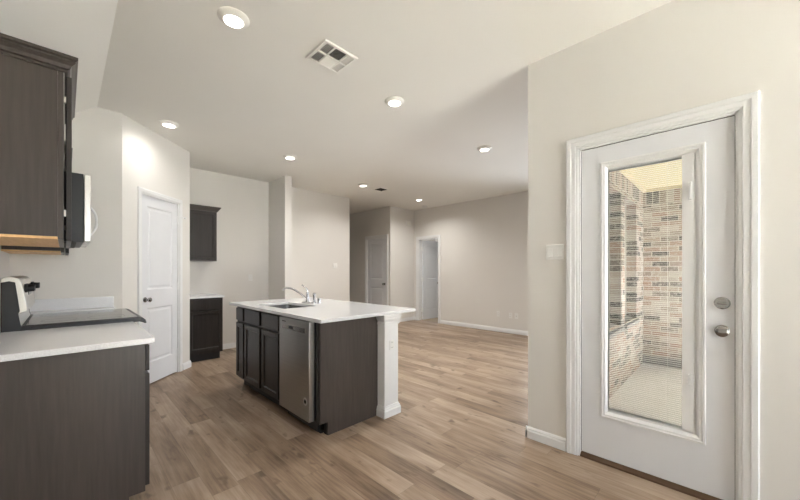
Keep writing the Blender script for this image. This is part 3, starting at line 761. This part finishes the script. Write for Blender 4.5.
# sink basin
sk = thing('sink', 'stainless undermount sink set into the island countertop', 'sink', ((SX0+SX1)/2, (SY0+SY1)/2, CT-.03))
b = MB(); hx, hy = (SX1-SX0)/2+.004, (SY1-SY0)/2+.004; dp = .17; ti = .012
def rr(hx, hy, r, z, n=5):
    out = []
    for cx, cy, a0 in ((hx-r, hy-r, 0), (-hx+r, hy-r, PI/2), (-hx+r, -hy+r, PI), (hx-r, -hy+r, 3*PI/2)):
        for k in range(n+1): a = a0+PI/2*k/n; out.append((cx+r*math.cos(a), cy+r*math.sin(a), z))
    return out
loops = [rr(hx+.02, hy+.02, .03, 0), rr(hx, hy, .03, 0), rr(hx-.006, hy-.006, .035, -dp+.03), rr(hx-.03, hy-.03, .03, -dp), rr(.03, .03, .02, -dp-.004)]
L_ = [[b.b.verts.new(p) for p in l] for l in loops]
for A, B in zip(L_, L_[1:]):
    n = len(A)
    for k in range(n): b.b.faces.new((A[k], A[(k+1) % n], B[(k+1) % n], B[k]))
b.b.faces.new(L_[-1])
b.build('basin', 'steel_sink', sk)
MB().lathe([(0, .004), (.012, .004), (.016, .002), (.036, .002), (.040, 0), (.040, -.006), (0, -.006)], (0, 0, -dp+.002), 'z', 24).build('drain', 'chrome', sk)

# faucet group
fz = CT
fa = thing('kitchen_faucet', 'chrome single-lever faucet with arched spout behind the sink', 'faucet', (1.83, 3.21, fz))
MB().box(-.028, .028, -.075, .075, 0, .010).build('deck_plate', 'chrome', fa, bevel=.005)
MB().lathe([(0, .008), (.024, .008), (.021, .022), (.015, .045), (.014, .090), (.017, .104), (.012, .118), (0, .122)], (0, 0, 0), 'z', 24).build('body', 'chrome', fa)
pts = []
for k in range(15):
    u = k/14; x = -.012-.265*u; z = .045+.125*math.sin(min(1, u/.86)*PI/2)**1.0 - (0 if u < .86 else .022*((u-.86)/.14)**1.5)
    pts.append((x, .0, z))
MB().tube(pts, .0105, 12, .009).build('spout', 'chrome', fa)
MB().tube([(0, 0, .118), (-.004, 0, .140), (-.020, 0, .165), (-.046, .005, .186), (-.062, .007, .195)], .009, 10, .006).build('lever', 'chrome', fa)
sp = thing('faucet_sprayer', 'chrome side sprayer next to the faucet lever', 'sprayer', (1.862, 3.125, fz))
MB().lathe([(0, 0), (.024, 0), (.023, .012), (.014, .018), (.014, .03), (0, .03)], axis='z', seg=20).build('base', 'chrome', sp)
MB().lathe([(0, .028), (.011, .028), (.012, .06), (.017, .085), (.018, .103), (.010, .112), (0, .112)], axis='z', seg=20).build('spray_head', 'chrome', sp)
o = MB().lathe([(0, 0), (.022, 0), (.022, .006), (.017, .008), (.017, .050), (.013, .056), (0, .057)], axis='z', seg=20).build('air_gap', 'chrome', None, loc=(1.885, 3.07, fz)); tag(o, 'short chrome air gap cap on island counter beside the sprayer', 'air gap')

# ------------------------------------------------------------------ ceiling fittings
def downlight(label, x, y):
    r = thing('ceiling_light', label, 'ceiling light', (x, y, CZ), 0, 'round ceiling downlights')
    MB().lathe([(0, 0), (.088, 0), (.088, -.005), (.084, -.010), (.062, -.022), (.054, -.024), (.052, -.020), (0, -.020)], axis='z', seg=40).build('housing', 'light_housing', r)
    MB().lathe([(0, -.0195), (.052, -.0195), (.052, -.023), (.035, -.0255), (0, -.0265)], axis='z', seg=40).build('lens', 'lens', r)
    return r
lights = [(0.715, 2.12, 'round ceiling light nearest the viewer, above the kitchen aisle'),
          (2.08, 2.131, 'round ceiling light above the near end of the island, beside square vent'),
          (.757, 4.113, 'round ceiling light in front of the pantry door'),
          (2.112, 4.158, 'round ceiling light in front of the projecting wall end'),
          (3.664, 2.155, 'round living room ceiling light nearest the patio door wall'),
          (3.708, 4.595, 'round ceiling light beside the small ceiling vent'),
          (5.297, 4.681, 'round ceiling light beside the smoke detector')]
for i, (x, y, lab) in enumerate(lights):
    if i == 0: r0 = r = downlight(lab, x, y)
    else:
        r = copy_tree(r0); r.location = (x, y, CZ); r['label'] = lab
    d = bpy.data.lights.new('downlight_bulb', 'AREA'); d.shape = 'DISK'; d.size = .12; d.energy = LAMP_W[i]; d.color = (1, .97, .92); d.spread = math.radians(150)
    lo = bpy.data.objects.new('downlight_bulb', d); COL.objects.link(lo); lo.parent = r; lo.location = (0, 0, -.034)

# square vent: deep rim, four louvre fields
v1 = thing('ceiling_vent', 'square white multi-way ceiling vent near the first two lights', 'ceiling vent', (1.338, 2.010, CZ))
hx, hy = .135, .130
b = MB()
for q in [(-hx, hx, -hy, -hy+.020), (-hx, hx, hy-.020, hy), (-hx, -hx+.020, -hy+.020, hy-.020), (hx-.020, hx, -hy+.020, hy-.020),
          (-.048, -.040, -hy+.020, hy-.020), (.056, .064, -hy+.020, hy-.020), (-hx+.02, -.048, -.005, .005), (-.040, .056, -.005, .005), (.064, hx-.02, -.005, .005)]: b.box(*q, -.014, 0)
b.build('frame', 'light_housing', v1, bevel=.0015, seg=1)
MB().box(-hx+.01, hx-.01, -hy+.01, hy-.01, -.0015, 0).build('duct_shadow', 'vent_dark', v1)
def louvres(x0, x1, y0, y1, along, rise):
    b = MB(); p = .0115; t = .0008; a0, a1 = (x0, x1) if along == 'y' else (y0, y1)
    k = 0
    while a0+p*k+.012 <= a1+.001:
        u = a0+p*k; z0, z1 = (-.0125, -.003) if rise else (-.003, -.0125)
        pts = [(u, z0), (u+.012, z1), (u+.012, z1+t), (u, z0+t)]
        b.prism(pts, 'y', y0, y1) if along == 'y' else b.prism(pts, 'x', x0, x1)
        k += 1
    return b.build('louvre_field', 'light_housing', v1, smooth=False)
louvres(-.115, -.048, -.110, -.005, 'y', True); louvres(-.115, -.048, .005, .110, 'y', True)
louvres(-.040, .056, -.110, -.005, 'x', True); louvres(-.040, .056, .005, .110, 'x', False)
louvres(.064, .115, -.110, -.005, 'y', False); louvres(.064, .115, .005, .110, 'y', False)
v2 = thing('ceiling_vent', 'small ceiling vent by the hallway opening', 'ceiling vent', (4.15, 4.615, CZ))
b = MB()
for q in [(-.11, .11, -.11, -.09), (-.11, .11, .09, .11), (-.11, -.09, -.09, .09), (.09, .11, -.09, .09)]: b.box(*q, -.008, 0)
b.build('frame', 'light_housing', v2)
MB().box(-.092, .092, -.092, .092, -.002, 0).build('duct_shadow', 'vent_dark', v2)
b = MB()
for k in range(7): b.box(-.09, .09, -.082+k*.026, -.078+k*.026, -.008, -.002)
b.build('louvre', 'vent_dark', v2, smooth=False)
sd = thing('smoke_detector', 'small white round smoke detector on far ceiling', 'smoke detector', (5.93, 5.06, CZ))
MB().lathe([(0, 0), (.062, 0), (.062, -.012), (.055, -.028), (.035, -.036), (0, -.038)], axis='z', seg=28).build('housing', 'plastic_white', sd)
MB().lathe([(0, -.036), (.012, -.036), (.012, -.040), (0, -.040)], axis='z', seg=16).build('test_button', 'light_housing', sd)

# ------------------------------------------------------------------ wall plates; local frame: wall face y=0, room side -y
def plate(name, label, cat, loc, rz, w, h, kind, gang=1, group=None):
    r = thing(name, label, cat, loc, rz, group)
    MB().box(-w/2, w/2, -.006, 0, -h/2, h/2).build('plate', 'plastic_white', r, bevel=.0025)
    for g in range(gang):
        cx = (g-(gang-1)/2)*w/gang
        if kind == 'switch': MB().prism([(-.006, -.032), (-.012, -.030), (-.007, .032), (-.006, .032)], 'x', cx-.015, cx+.015).build('rocker', 'plastic_white', r)
        elif kind == 'outlet':
            for z in (-.021, .021):
                s_ = MB().lathe([(0, -.005), (.015, -.005), (.015, -.0085), (0, -.0085)], (cx, 0, z), 'y', 18).build('socket', 'plastic_white', r)
                MB().box(cx-.007, cx-.005, -.0092, -.0084, z-.003, z+.005).box(cx+.005, cx+.007, -.0092, -.0084, z-.003, z+.005).build('slot', 'vent_dark', s_)
    return r
plate('light_switch', 'white double rocker switch plate left of the patio door', 'light switch', (DX, .866, 1.362), RX, .118, .105, 'switch', 2)
plate('light_switch', 'white light switch plate on the middle wall by the hallway', 'light switch', (3.83, BY, 1.335), 0, .10, .10, 'switch', 2)
plate('wall_outlet', 'white outlet on the alcove wall above counter height', 'outlet', (2.165, BY, 1.12), 0, .065, .105, 'outlet')
plate('wall_outlet', 'white outlet low on far living wall, nearest the open doorway', 'outlet', (FX, 3.33, .36), RX, .07, .11, 'outlet', group='living wall outlets')
plate('wall_outlet', 'white outlet low on far living wall, middle of the three plates', 'outlet', (FX, 3.065, .35), RX, .07, .11, 'outlet', group='living wall outlets')
r = plate('cable_plate', 'white blank cable plate low on far wall beside patio door wall', 'cable plate', (FX, 2.945, .35), RX, .07, .11, 'none')
MB().lathe([(0, -.005), (.006, -.005), (.006, -.014), (0, -.014)], (0, 0, 0), 'y', 12).build('jack', 'nickel', r)
plate('wall_outlet', 'white outlet on the end of the white half wall', 'outlet', (1.962, HWY0, .60), 0, .050, .080, 'outlet')
ch = thing('door_chime', 'small white chime box high on the corner wall', 'door chime', (5.97, BY, 2.41))
MB().box(-.085, .085, -.035, 0, -.055, .055).build('housing', 'plastic_white', ch, bevel=.006)
MB().box(-.06, .06, -.0375, -.034, -.035, .035).build('cover', 'light_housing', ch, bevel=.002)
